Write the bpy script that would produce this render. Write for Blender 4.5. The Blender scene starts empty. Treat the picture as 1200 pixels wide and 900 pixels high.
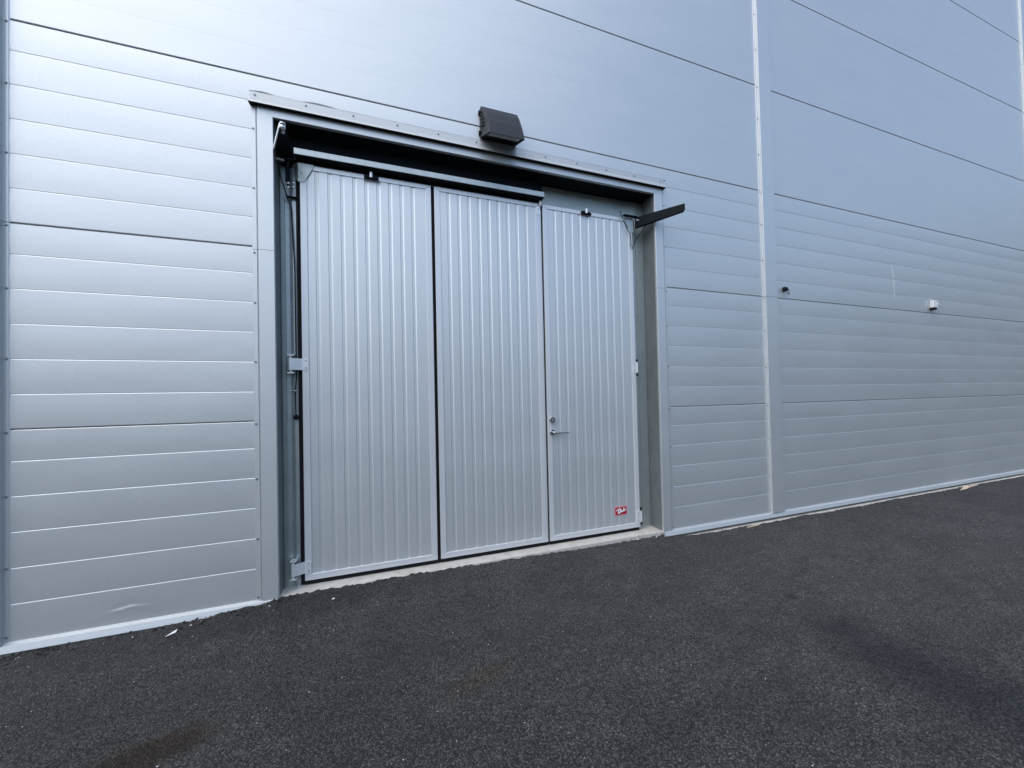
import bpy, math, random
import numpy as np
from mathutils import Vector, Matrix
random.seed(7)
S = bpy.context.scene
C = S.collection

# ------------------------------------------------------------------ camera
F = Vector((0.34295177, 0.93921103, 0.01633193))
R = Vector((0.93920816, -0.34254173, -0.02352037))
U = Vector((0.01649622, -0.02340544, 0.99958995))
cam = bpy.data.cameras.new('camera')
cam.sensor_width = 36.0
cam.lens = 441.99 / 1200 * 36
cam.shift_x = -29.608 / 1200
cam.shift_y = 12.041 / 1200
cam.clip_start = 0.05
cam.clip_end = 2000
co = bpy.data.objects.new('camera', cam)
C.objects.link(co)
co.matrix_world = Matrix(((R.x, U.x, -F.x, 0.0), (R.y, U.y, -F.y, -3.0781), (R.z, U.z, -F.z, 1.2962), (0, 0, 0, 1)))
S.camera = co

# ------------------------------------------------------------------ sky and sun
SUN_AZ = Vector((-0.90, -0.436))          # where the sun stands, seen from above
SUN_EL = math.radians(57)
w = bpy.data.worlds.new('World')
S.world = w
w.use_nodes = True
nt = w.node_tree
for n in list(nt.nodes):
    nt.nodes.remove(n)
sky = nt.nodes.new('ShaderNodeTexSky')
sky.sky_type = 'NISHITA'
sky.sun_disc = False
sky.sun_elevation = SUN_EL
sky.sun_rotation = math.atan2(SUN_AZ.x, SUN_AZ.y)
sky.air_density = 1.0
sky.dust_density = 1.8
sky.ozone_density = 1.0
bg = nt.nodes.new('ShaderNodeBackground')
bg.inputs['Strength'].default_value = 0.15
wo = nt.nodes.new('ShaderNodeOutputWorld')
nt.links.new(sky.outputs[0], bg.inputs['Color'])
nt.links.new(bg.outputs[0], wo.inputs['Surface'])
sl = bpy.data.lights.new('sun', 'SUN')
sl.energy = 0.95
sl.angle = math.radians(100)
sl.color = (1.0, 0.965, 0.925)
so = bpy.data.objects.new('sun', sl)
C.objects.link(so)
sd = Vector((SUN_AZ.x * math.cos(SUN_EL), SUN_AZ.y * math.cos(SUN_EL), math.sin(SUN_EL)))
so.rotation_euler = sd.to_track_quat('Z', 'Y').to_euler()
so.location = sd * 30

S.view_settings.view_transform = 'Standard'
S.view_settings.look = 'None'
S.view_settings.exposure = 0.93
S.view_settings.gamma = 1.0
S.view_settings.use_curve_mapping = False


# ------------------------------------------------------------------ materials
def new_mat(name):
    m = bpy.data.materials.new(name)
    m.use_nodes = True
    t = m.node_tree
    return m, t, t.nodes['Principled BSDF']


def nd(t, kind, **kw):
    n = t.nodes.new(kind)
    for k, v in kw.items():
        setattr(n, k, v)
    return n


def pos_map(t, scale=(1, 1, 1)):
    g = nd(t, 'ShaderNodeNewGeometry')
    mp = nd(t, 'ShaderNodeMapping')
    mp.inputs['Scale'].default_value = scale
    t.links.new(g.outputs['Position'], mp.inputs['Vector'])
    return mp.outputs[0]


def noise(t, vec, scale, detail=3, rough=0.5):
    n = nd(t, 'ShaderNodeTexNoise')
    n.inputs['Scale'].default_value = scale
    n.inputs['Detail'].default_value = detail
    n.inputs['Roughness'].default_value = rough
    t.links.new(vec, n.inputs['Vector'])
    return n.outputs[0]


def ramp(t, fac, stops):
    r = nd(t, 'ShaderNodeValToRGB')
    e = r.color_ramp.elements
    e[0].position, e[0].color = stops[0][0], (*stops[0][1], 1)
    e[1].position, e[1].color = stops[-1][0], (*stops[-1][1], 1)
    for p, c in stops[1:-1]:
        x = e.new(p)
        x.color = (*c, 1)
    t.links.new(fac, r.inputs[0])
    return r.outputs[0]


def mix(t, fac, a, b, mode='MIX'):
    m = nd(t, 'ShaderNodeMix', data_type='RGBA', blend_type=mode)
    for sock, v in ((m.inputs[0], fac), (m.inputs[6], a), (m.inputs[7], b)):
        if isinstance(v, (int, float)):
            sock.default_value = v
        elif isinstance(v, tuple):
            sock.default_value = (*v, 1)
        else:
            t.links.new(v, sock)
    return m.outputs[2]


def math_n(t, op, a, b=None, clamp=False):
    m = nd(t, 'ShaderNodeMath', operation=op)
    m.use_clamp = clamp
    for i, v in enumerate((a, b)):
        if v is None:
            continue
        if isinstance(v, (int, float)):
            m.inputs[i].default_value = v
        else:
            t.links.new(v, m.inputs[i])
    return m.outputs[0]


def bump(t, bsdf, height, strength, dist, prev=None):
    b = nd(t, 'ShaderNodeBump')
    b.inputs['Strength'].default_value = strength
    b.inputs['Distance'].default_value = dist
    t.links.new(height, b.inputs['Height'])
    if prev is not None:
        t.links.new(prev, b.inputs['Normal'])
    t.links.new(b.outputs[0], bsdf.inputs['Normal'])
    return b.outputs[0]


def paint(name, col, metallic=0.64, rough=0.47, grain=0.085, wave=0.35):
    m, t, b = new_mat(name)
    v = pos_map(t)
    fine = noise(t, v, 300, 3, 0.7)
    cloud = noise(t, pos_map(t, (0.5, 1, 1.4)), 2.2, 5, 0.6)
    lo = tuple(c * (1 - grain) for c in col)
    hi = tuple(min(1, c * (1 + grain)) for c in col)
    a = ramp(t, fine, [(0.35, lo), (0.65, hi)])
    d = ramp(t, cloud, [(0.3, (0.955, 0.955, 0.965)), (0.75, (1.0, 1.0, 1.0))])
    t.links.new(mix(t, 1.0, a, d, 'MULTIPLY'), b.inputs['Base Color'])
    b.inputs['Metallic'].default_value = metallic
    rr = nd(t, 'ShaderNodeMapRange')
    rr.inputs['To Min'].default_value = rough - 0.05
    rr.inputs['To Max'].default_value = rough + 0.06
    t.links.new(cloud, rr.inputs['Value'])
    t.links.new(rr.outputs[0], b.inputs['Roughness'])
    p = bump(t, b, noise(t, pos_map(t, (0.45, 1, 1.0)), 3.0, 2, 0.4), wave, 0.01)
    bump(t, b, noise(t, v, 260, 2, 0.5), 0.12, 0.0006, p)
    return m


def plain(name, col, metallic=0.0, rough=0.5, var=0.1, scale=60, bs=0.1, bd=0.001, spec=0.5):
    m, t, b = new_mat(name)
    v = pos_map(t)
    n = noise(t, v, scale, 4, 0.6)
    lo = tuple(c * (1 - var) for c in col)
    hi = tuple(min(1, c * (1 + var)) for c in col)
    t.links.new(ramp(t, n, [(0.3, lo), (0.7, hi)]), b.inputs['Base Color'])
    b.inputs['Metallic'].default_value = metallic
    b.inputs['Roughness'].default_value = rough
    b.inputs['Specular IOR Level'].default_value = spec
    bump(t, b, noise(t, v, scale * 4, 3, 0.6), bs, bd)
    return m


M = {}
M['panel'] = paint('panel_paint', (0.628, 0.66, 0.652))
M['trim'] = paint('trim_paint', (0.633, 0.665, 0.657), wave=0.2)
M['leaf'] = paint('leaf_paint', (0.672, 0.705, 0.695), wave=0.2)
M['edge'] = paint('edge_paint', (0.72, 0.745, 0.74), metallic=0.35, rough=0.38, wave=0.1)
M['flash'] = paint('flashing_paint', (0.50, 0.53, 0.525), metallic=0.4, rough=0.45, wave=0.2)
M['dark'] = plain('dark_steel_and_shade', (0.005, 0.009, 0.013), 0.0, 0.7, spec=0.14)  # dark steel parts, plus painted shade at the door head and track
M['black'] = plain('black_rubber_and_shade', (0.010, 0.009, 0.011), 0.0, 0.8, spec=0.2)  # black parts, plus painted shade under the drip and the track
M['core'] = plain('wall_core', (0.03, 0.03, 0.035), 0.0, 0.9)
M['housing'] = plain('lamp_housing', (0.006, 0.010, 0.020), 0.0, 0.5, 0.08, spec=0.25)
M['lens'] = plain('lamp_lens', (0.50, 0.52, 0.52), 0.0, 0.25, 0.15, 200)
M['white'] = plain('white_plastic', (0.74, 0.75, 0.74), 0.0, 0.4, 0.04)
M['red'] = plain('red_print', (0.36, 0.004, 0.016), 0.0, 0.45, 0.06)
M['pink'] = plain('pale_red_print', (0.62, 0.25, 0.26), 0.0, 0.45, 0.05)
M['steel'] = plain('brushed_steel', (0.58, 0.57, 0.55), 1.0, 0.16, 0.05)
M['screw'] = plain('screw_steel', (0.30, 0.32, 0.34), 0.6, 0.4, 0.05)
M['bright'] = plain('zinc_plated', (0.80, 0.82, 0.82), 0.4, 0.35, 0.05)
M['chip'] = plain('pale_stone', (0.62, 0.60, 0.56), 0.0, 0.8, 0.2, 300)
M['wood'] = plain('bare_wood', (0.58, 0.46, 0.33), 0.0, 0.8, 0.2, 120)
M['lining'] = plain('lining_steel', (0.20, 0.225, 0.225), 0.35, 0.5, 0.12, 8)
M['sealant'] = plain('grey_sealant', (0.30, 0.31, 0.32), 0.0, 0.7)
M['added_hill'] = plain('added_hill_green', (0.035, 0.045, 0.025), 0.0, 0.9, 0.5, 0.6, 0.3, 0.5)  # dark green of the added hill ring
M['grey_stone'] = plain('grey_stone', (0.22, 0.22, 0.22), 0.0, 0.8, 0.4, 20)


def make_galv():
    m, t, b = new_mat('galvanised_steel')
    v = pos_map(t)
    vo = nd(t, 'ShaderNodeTexVoronoi')
    vo.inputs['Scale'].default_value = 45
    t.links.new(v, vo.inputs['Vector'])
    a = ramp(t, vo.outputs['Distance'], [(0.0, (0.42, 0.47, 0.46)), (0.8, (0.49, 0.54, 0.525))])
    d = ramp(t, noise(t, v, 5, 5, 0.6), [(0.3, (0.84, 0.86, 0.87)), (0.7, (1, 1, 0.98))])
    t.links.new(mix(t, 1.0, a, d, 'MULTIPLY'), b.inputs['Base Color'])
    b.inputs['Metallic'].default_value = 0.7
    b.inputs['Roughness'].default_value = 0.45
    return m


M['galv'] = make_galv()


def make_concrete():
    m, t, b = new_mat('concrete')
    v = pos_map(t)
    a = ramp(t, noise(t, v, 9, 6, 0.65), [(0.3, (0.40, 0.385, 0.34)), (0.7, (0.58, 0.57, 0.52))])
    d = ramp(t, noise(t, v, 160, 3, 0.6), [(0.3, (0.8, 0.8, 0.78)), (0.6, (1, 1, 1))])
    t.links.new(mix(t, 1.0, a, d, 'MULTIPLY'), b.inputs['Base Color'])
    b.inputs['Roughness'].default_value = 0.85
    bump(t, b, noise(t, v, 90, 4, 0.6), 0.5, 0.004)
    return m


M['concrete'] = make_concrete()


def make_asphalt():
    m, t, b = new_mat('asphalt')
    g = nd(t, 'ShaderNodeNewGeometry')
    P = g.outputs['Position']
    sx = nd(t, 'ShaderNodeSeparateXYZ')
    t.links.new(P, sx.inputs[0])
    X, Y = sx.outputs[0], sx.outputs[1]
    # aggregate: stones in a dark binder
    vo = nd(t, 'ShaderNodeTexVoronoi', feature='F1')
    vo.inputs['Scale'].default_value = 135
    t.links.new(P, vo.inputs['Vector'])
    cr = nd(t, 'ShaderNodeSeparateColor')
    t.links.new(vo.outputs['Color'], cr.inputs[0])
    stone = ramp(t, cr.outputs[0], [(0.0, (0.041, 0.040, 0.038)), (0.5, (0.078, 0.0757, 0.0715)), (0.9, (0.120, 0.1165, 0.109)), (1.0, (0.17, 0.165, 0.155))])
    edge = ramp(t, vo.outputs['Distance'], [(0.28, (1.08, 1.08, 1.08)), (0.62, (0.36, 0.36, 0.365))])
    col = mix(t, 1.0, stone, edge, 'MULTIPLY')
    fine = noise(t, P, 480, 2, 0.6)
    col = mix(t, 1.0, col, ramp(t, fine, [(0.3, (0.6, 0.6, 0.6)), (0.7, (1.4, 1.4, 1.4))]), 'MULTIPLY')
    big = noise(t, P, 1.7, 6, 0.62)
    col = mix(t, 1.0, col, ramp(t, big, [(0.3, (0.80, 0.80, 0.82)), (0.7, (1.13, 1.13, 1.12))]), 'MULTIPLY')
    mid = noise(t, pos_map(t, (1, 1.6, 1)), 7, 5, 0.65)
    col = mix(t, 1.0, col, ramp(t, mid, [(0.28, (0.74, 0.74, 0.74)), (0.68, (1.18, 1.18, 1.18))]), 'MULTIPLY')
    pits = noise(t, P, 58, 3, 0.7)
    col = mix(t, 1.0, col, ramp(t, pits, [(0.33, (0.58, 0.58, 0.59)), (0.47, (1.06, 1.06, 1.06))]), 'MULTIPLY')
    # sparse pale grains in the surface
    v2 = nd(t, 'ShaderNodeTexVoronoi', feature='F1')
    v2.inputs['Scale'].default_value = 42
    t.links.new(P, v2.inputs['Vector'])
    c2 = nd(t, 'ShaderNodeSeparateColor')
    t.links.new(v2.outputs['Color'], c2.inputs[0])
    pick = math_n(t, 'GREATER_THAN', c2.outputs[1], 0.98)
    near = math_n(t, 'LESS_THAN', v2.outputs['Distance'], 0.12)
    col = mix(t, math_n(t, 'MULTIPLY', pick, near), col, (0.32, 0.31, 0.29))

    def blot(cx, cy, a, bb, ang, soft, wob=0.55, ns=9):
        dx = math_n(t, 'SUBTRACT', X, cx)
        dy = math_n(t, 'SUBTRACT', Y, cy)
        ca, sa = math.cos(ang), math.sin(ang)
        u = math_n(t, 'DIVIDE', math_n(t, 'ADD', math_n(t, 'MULTIPLY', dx, ca), math_n(t, 'MULTIPLY', dy, sa)), a)
        v = math_n(t, 'DIVIDE', math_n(t, 'SUBTRACT', math_n(t, 'MULTIPLY', dy, ca), math_n(t, 'MULTIPLY', dx, sa)), bb)
        r = math_n(t, 'SQRT', math_n(t, 'ADD', math_n(t, 'MULTIPLY', u, u), math_n(t, 'MULTIPLY', v, v)))
        r = math_n(t, 'ADD', r, math_n(t, 'MULTIPLY', math_n(t, 'SUBTRACT', noise(t, P, ns, 5, 0.65), 0.5), wob * 2))
        mr = nd(t, 'ShaderNodeMapRange')
        mr.interpolation_type = 'SMOOTHSTEP'
        mr.inputs['From Min'].default_value = 1 + soft
        mr.inputs['From Max'].default_value = 1 - soft
        t.links.new(r, mr.inputs['Value'])
        return mr.outputs[0]

    def stain_and_tone(col, mask, amt, mult):
        return mix(t, math_n(t, 'MULTIPLY', mask, amt), col, mix(t, 1.0, col, mult, 'MULTIPLY'))

    col = stain_and_tone(col, blot(-0.975, -1.085, 0.19, 0.085, 0.22, 0.45, 0.95, 22), 1.0, (0.52, 0.37, 0.24))     # rusty oil drip
    col = stain_and_tone(col, blot(0.36, -1.17, 0.16, 0.05, 0.3, 0.6, 0.5), 0.7, (0.98, 0.86, 0.62))
    col = stain_and_tone(col, blot(2.50, -1.215, 0.05, 0.035, 0.2, 0.4, 0.4, 20), 0.9, (0.42, 0.40, 0.40))
    col = stain_and_tone(col, blot(2.45, -2.08, 0.24, 0.60, 0.12, 0.7, 0.9, 5), 1.0, (0.50, 0.52, 0.59))            # soft dark bluish patch
    col = stain_and_tone(col, blot(-0.75, -0.17, 0.95, 0.14, 0.05, 0.6, 0.7, 6), 0.85, (0.66, 0.66, 0.67))            # darker hand laid strip
    col = stain_and_tone(col, blot(-1.3, -1.3, 1.3, 0.9, 0.3, 0.9, 0.5, 2), 0.8, (0.80, 0.80, 0.81))                # broad darker area at the left
    col = stain_and_tone(col, blot(4.0, -1.2, 2.2, 0.8, -0.1, 0.9, 0.5, 1.5), 0.9, (1.25, 1.24, 1.22))                # broad lighter area at the right
    col = stain_and_tone(col, blot(5.6, -1.0, 1.1, 0.35, -0.15, 0.9, 0.7, 3), 0.6, (1.10, 1.11, 1.14))
    t.links.new(col, b.inputs['Base Color'])
    b.inputs['Roughness'].default_value = 0.72
    b.inputs['Specular IOR Level'].default_value = 0.3
    hv = math_n(t, 'MULTIPLY', vo.outputs['Distance'], -1.0)
    p = bump(t, b, hv, 1.0, 0.008)
    p = bump(t, b, noise(t, P, 30, 6, 0.7), 0.8, 0.012, p)
    p = bump(t, b, pits, 0.7, 0.008, p)
    bump(t, b, fine, 0.5, 0.002, p)
    return m


M['asphalt'] = make_asphalt()

# ------------------------------------------------------------------ mesh helpers
ORG = {}
PART = None


def tag(o, label=None, cat=None, group=None, kind=None):
    for k, v in (('label', label), ('category', cat), ('group', group), ('kind', kind)):
        if v:
            o[k] = v
    return o


def empty(name, loc, label, cat, group=None):
    o = bpy.data.objects.new(name, None)
    o.empty_display_size = 0.2
    C.objects.link(o)
    o.location = loc
    ORG[o.name] = Vector(loc)
    return tag(o, label, cat, group)


class MB:
    """collects faces for ONE mesh, in world coordinates"""

    def __init__(s):
        s.v, s.f, s.sm = [], [], []

    def add(s, verts, faces, smooth=False):
        k = len(s.v)
        s.v += [tuple(q) for q in verts]
        s.f += [tuple(i + k for i in f) for f in faces]
        s.sm += [smooth] * len(faces)
        return s

    def box(s, x0, x1, y0, y1, z0, z1):
        v = [(x, y, z) for z in (z0, z1) for y in (y0, y1) for x in (x0, x1)]
        return s.add(v, [(0, 2, 3, 1), (4, 5, 7, 6), (0, 1, 5, 4), (2, 6, 7, 3), (0, 4, 6, 2), (1, 3, 7, 5)])

    def prism(s, poly, d):
        """closed polygon (3d points) pushed along vector d"""
        n = len(poly)
        p = [Vector(q) for q in poly]
        v = p + [q + Vector(d) for q in p]
        f = [tuple(range(n)), tuple(range(2 * n - 1, n - 1, -1))]
        f += [(i, i + n, (i + 1) % n + n, (i + 1) % n) for i in range(n)]
        return s.add(v, f)

    def strip(s, line, d, smooth=False):
        """open polyline swept along vector d"""
        n = len(line)
        p = [Vector(q) for q in line]
        v = p + [q + Vector(d) for q in p]
        return s.add(v, [(i, i + 1, i + 1 + n, i + n) for i in range(n - 1)], smooth)

    def cyl(s, a, b_, r, n=12, r2=None, caps=True):
        a, b_ = Vector(a), Vector(b_)
        ax = (b_ - a).normalized()
        q = ax.to_track_quat('Z', 'Y')
        r2 = r if r2 is None else r2
        v = []
        for c, rr in ((a, r), (b_, r2)):
            for i in range(n):
                th = 2 * math.pi * i / n
                v.append(c + q @ Vector((rr * math.cos(th), rr * math.sin(th), 0)))
        s.add(v, [(i, (i + 1) % n, (i + 1) % n + n, i + n) for i in range(n)], True)
        if caps:
            k = len(v)
            s.add(v[:n], [tuple(range(n - 1, -1, -1))])
            s.add(v[n:], [tuple(range(n))])
        return s

    def tube(s, pts, r, n=8):
        for a, b_ in zip(pts[:-1], pts[1:]):
            s.cyl(a, b_, r, n)
        return s

    def ball(s, c, r, nu=10, nv=6, sc=(1, 1, 1)):
        v, f = [], []
        for j in range(nv + 1):
            ph = math.pi * j / nv
            for i in range(nu):
                th = 2 * math.pi * i / nu
                v.append((c[0] + sc[0] * r * math.sin(ph) * math.cos(th), c[1] + sc[1] * r * math.sin(ph) * math.sin(th), c[2] + sc[2] * r * math.cos(ph)))
        for j in range(nv):
            for i in range(nu):
                f.append((j * nu + i, (j + 1) * nu + i, (j + 1) * nu + (i + 1) % nu, j * nu + (i + 1) % nu))
        return s.add(v, f, True)

    def build(s, name, mat, parent=None, bev=0.0, seg=1, fix=False):
        xs = np.array(s.v)
        lo, hi = xs.min(0), xs.max(0)
        o0 = Vector(((lo[0] + hi[0]) / 2, (lo[1] + hi[1]) / 2, lo[2]))
        me = bpy.data.meshes.new(name)
        me.from_pydata([tuple(Vector(q) - o0) for q in s.v], [], s.f)
        me.polygons.foreach_set('use_smooth', s.sm)
        me.update()
        me.materials.append(M[mat])
        ob = bpy.data.objects.new(name, me)
        C.objects.link(ob)
        ORG[ob.name] = o0
        if parent is not None:
            ob.parent = parent
            ob.location = o0 - ORG[parent.name]
        else:
            ob.location = o0
        if bev:
            mo = ob.modifiers.new('bevel', 'BEVEL')
            mo.width = bev
            mo.segments = seg
            mo.limit_method = 'ANGLE'
            mo.angle_limit = math.radians(35)
            mo.harden_normals = False
        return ob


def put_copy(src_mesh, name, loc, parent, rot=None):
    o = bpy.data.objects.new(name, src_mesh)
    C.objects.link(o)
    ORG[o.name] = Vector(loc)
    o.parent = parent
    o.location = Vector(loc) - ORG[parent.name]
    if rot:
        o.rotation_euler = rot
    return o


# shared little meshes (origin at their foot, pointing out of the wall towards -y)
def screw_mesh():
    b = MB()
    b.cyl((0, 0, 0), (0, -0.0025, 0), 0.0095, 10)
    b.cyl((0, -0.0025, 0), (0, -0.0075, 0), 0.0062, 6, 0.0055)
    me = bpy.data.meshes.new('screw')
    me.from_pydata(b.v, [], b.f)
    me.materials.append(M['screw'])
    return me


SCREW = screw_mesh()


def screw(loc, parent, s=1.0):
    o = put_copy(SCREW, 'screw', loc, parent, (0, random.uniform(0, 1), 0))
    o.scale = (s, s, s)
    return o


# ------------------------------------------------------------------ ground
EX = [(-60, -0.11), (-9, -0.09), (-2.2, -0.070), (-1.5, -0.060), (-0.95, -0.030), (-0.80, -0.014), (0.26, -0.018), (1.2, -0.034), (2.4, -0.052), (3.0, -0.072), (4.0, -0.084), (8.0, -0.087), (25, -0.10), (160, -0.1)]


def vnoise(x, y, s, seed):
    rs = np.random.RandomState(seed)
    T = rs.rand(256, 256)
    x, y = x * s + 1000, y * s + 1000
    xi, yi = np.floor(x).astype(int), np.floor(y).astype(int)
    fx, fy = x - xi, y - yi
    fx, fy = fx * fx * (3 - 2 * fx), fy * fy * (3 - 2 * fy)
    g = lambda a, b: T[a % 256, b % 256]
    return (g(xi, yi) * (1 - fx) + g(xi + 1, yi) * fx) * (1 - fy) + (g(xi, yi + 1) * (1 - fx) + g(xi + 1, yi + 1) * fx) * fy - 0.5


def gheight(x, y):
    e = np.interp(x, [a for a, _ in EX], [b for _, b in EX])
    s = np.clip(-y / 0.7, 0, 1)
    s = s * s * (3 - 2 * s)
    z = e * (1 - s) + (-0.088) * s
    rough = 1 + 3.2 * np.exp(-np.maximum(0, -y) / 0.07) + 1.8 * np.exp(-((y + 0.24) / 0.08) ** 2 - ((x + 0.75) / 0.8) ** 4)
    fade = np.exp(-np.maximum(0, -y - 2.5) / 3)
    z = z + fade * (0.006 * vnoise(x, y, 1.3, 1) + 0.0035 * vnoise(x, y, 7, 2) + rough * (0.0030 * vnoise(x, y, 33, 3) + 0.0028 * vnoise(x, y, 75, 4)))
    return z


def make_ground():
    xs = np.concatenate([np.array([-400, -150, -60, -25, -12, -7, -5, -4]), np.arange(-3.2, 4.5, 0.011), np.arange(4.5, 10.5, 0.022), np.array([11, 12, 14, 17, 22, 30, 50, 90, 200, 400])])
    ys = np.concatenate([np.array([0.16, 0.08, 0.04]), np.arange(0.02, -0.5, -0.010), np.arange(-0.5, -2.7, -0.014), np.arange(-2.7, -5, -0.06), np.array([-5.5, -7, -10, -16, -30, -60, -120, -250, -450])])
    gx, gy = np.meshgrid(xs, ys)
    gz = gheight(gx, gy)
    # uneven edge: along the threshold the asphalt stops short, beside the wall it runs under the flashing
    lim = np.where((xs > -0.80) & (xs < 2.40), 0.004 + 0.022 * vnoise(xs, xs * 0, 14, 8) + 0.014 * vnoise(xs, xs * 0, 45, 9), np.where(xs > 2.4, -0.056 + 0.05 * vnoise(xs, xs * 0, 3, 10) + 0.02 * vnoise(xs, xs * 0, 40, 11), -0.036 + 0.045 * vnoise(xs, xs * 0, 9, 12) + 0.02 * vnoise(xs, xs * 0, 37, 13)))
    over = gy > lim[None, :]
    gz = np.where(over, gz - np.minimum(0.25, (gy - lim[None, :]) * 2.2), gz)
    ny, nx = gx.shape
    co_ = np.stack([gx, gy, gz], -1).reshape(-1, 3)
    i = np.arange(ny * nx).reshape(ny, nx)
    q = np.stack([i[:-1, :-1], i[1:, :-1], i[1:, 1:], i[:-1, 1:]], -1).reshape(-1, 4)
    me = bpy.data.meshes.new('asphalt_yard')
    me.vertices.add(len(co_))
    me.vertices.foreach_set('co', co_.ravel())
    me.loops.add(q.size)
    me.loops.foreach_set('vertex_index', q.ravel())
    me.polygons.add(len(q))
    me.polygons.foreach_set('loop_start', np.arange(len(q)) * 4)
    me.polygons.foreach_set('use_smooth', np.ones(len(q), bool))
    me.update()
    me.validate()
    me.materials.append(M['asphalt'])
    o = bpy.data.objects.new('asphalt_yard', me)
    C.objects.link(o)
    tag(o, kind='structure', label='dark grey asphalt yard in front of the warehouse')


make_ground()

# unseen dark hill ring, added to darken what the wall reflects
def make_added_hills():
    n, rows = 220, 7
    rs = np.random.RandomState(5)
    v, f = [], []
    prof = [(0.0, -0.4), (2, 5), (6, 9), (14, 13), (30, 18), (60, 24), (110, 26)]
    for i in range(n + 1):
        th = math.radians(150) + math.radians(240) * i / n
        rad = 95 + 12 * math.sin(th * 3.1) + 6 * math.sin(th * 7.3)
        hgt = 0.85 + 0.18 * math.sin(th * 4.3 + 1) + 0.12 * math.sin(th * 11.0)
        for k, (dr, h) in enumerate(prof):
            r = rad + dr + rs.uniform(-1, 1) * min(3, 0.3 + dr * 0.2)
            z = -0.4 if k == 0 else 1.5 * h * hgt + rs.uniform(-1.2, 1.2)
            v.append((r * math.cos(th), r * math.sin(th), z))
    m = len(prof)
    for i in range(n):
        for k in range(m - 1):
            a = i * m + k
            f.append((a, a + m, a + m + 1, a + 1))
    me = bpy.data.meshes.new('added_hills')
    me.from_pydata(v, [], f)
    me.materials.append(M['added_hill'])
    o = bpy.data.objects.new('added_hills', me)
    C.objects.link(o)
    tag(o, kind='structure', label='unseen dark hill ring added to darken the wall reflections')


make_added_hills()

# ------------------------------------------------------------------ warehouse
OX0, OX1, OZ = -0.80, 2.40, 3.317          # door opening
BAY = 6.173
P1 = 3.835                                  # left flange edge of the middle cover strip
PW = 0.228
COURSES = 8
TOP = 1.2 * COURSES
wh = empty('warehouse', (0.8, 0, -0.05), 'silver grey metal clad warehouse with horizontal ribbed wall panels', 'warehouse')
RIBS = (0.183, 0.384, 0.588, 0.793, 0.997)


def panel_geo(b, x0, x1, zlo, zhi, ztop, cut_lo=None, nx=1, fn=None):
    """one stretch of sheet between zlo and zhi; ribs measured down from the joint at ztop"""
    marks = [z for z in sorted(ztop - r for r in RIBS) if zlo + 0.02 < z < zhi - 0.02]
    smooth_kind = ztop > 3.7            # the upper courses are nearly flat sheets
    gu, gl, dpt = (0.0012, 0.006, 0.0003) if smooth_kind else (0.0024, 0.0048, 0.0018)
    bulge = 0.0002 if smooth_kind else 0.0014
    edges = [zlo] + marks + [zhi]
    X = [x0 + (x1 - x0) * i / nx for i in range(nx + 1)]

    def sweep(line, smooth):
        n = len(line)
        v = []
        for x in X:
            for (y, z) in line:
                v.append((x, y + (fn(x, z) if fn else 0.0), z))
        f = []
        for k in range(len(X) - 1):
            for i in range(n - 1):
                a = k * n + i
                f.append((a, a + n, a + n + 1, a + 1))
        b.add(v, f, smooth)

    lo_real = cut_lo is None
    for k in range(len(edges) - 1):
        za = edges[k] + (gu if k > 0 else (0.005 if lo_real else 0))
        zb = edges[k + 1] - (gl if k + 1 < len(edges) - 1 else 0.005)
        nseg = 60 if (fn and k == 0) else 7
        line = []
        for i in range(nseg + 1):
            tt = i / nseg
            line.append((-bulge * 4 * tt * (1 - tt), za + (zb - za) * tt))
        sweep(line, True)
        if k > 0:
            zm = edges[k]
            sweep([(0.0, zm - gl), (dpt, zm - 0.0006), (dpt, zm + 0.0006), (0.0, zm + gu)], False)
    sweep([(0.0, zhi - 0.005), (0.005, zhi), (0.03, zhi)], False)
    if lo_real:
        sweep([(0.03, zlo), (0.005, zlo), (0.0, zlo + 0.005)], False)
    else:
        sweep([(0.03, zlo), (0.0, zlo)], False)


def dent(x, z):
    dx, dz = x + 1.60, z - 0.088
    dz -= 0.10 * dx - 1.6 * dx * dx + 0.003 * math.sin(dx * 70) + 0.002 * math.sin(dx * 151 + 1)
    a = math.exp(-(abs(dx) / 0.075) ** 3)
    step = 1 / (1 + math.exp(-dz / 0.003))
    up = a * step * math.exp(-max(0, dz) / 0.024) * 0.0028
    lipd = a * math.exp(-((dz + 0.010) / 0.012) ** 2) * 0.0015
    return up - lipd


def wall_panel(spans, k):
    b = MB()
    zb, zt = 1.2 * k + 0.0022, 1.2 * (k + 1) - 0.0022
    if k == 0:
        zb = -0.03
    for (x0, x1, lo) in spans:
        if lo is None:
            if k == 0 and x0 < -2 and x1 < 0:
                # the stretch with the dent gets a fine mesh
                panel_geo(b, x0, x1, zb, zt, 1.2 * (k + 1), nx=70, fn=lambda x, z: dent(x, z) if z < 0.19 else 0.0)
            else:
                panel_geo(b, x0, x1, zb, zt, 1.2 * (k + 1))
        else:
            panel_geo(b, x0, x1, lo, zt, 1.2 * (k + 1), cut_lo=True)
    return b.build('wall_panel', 'panel', wh)


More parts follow.
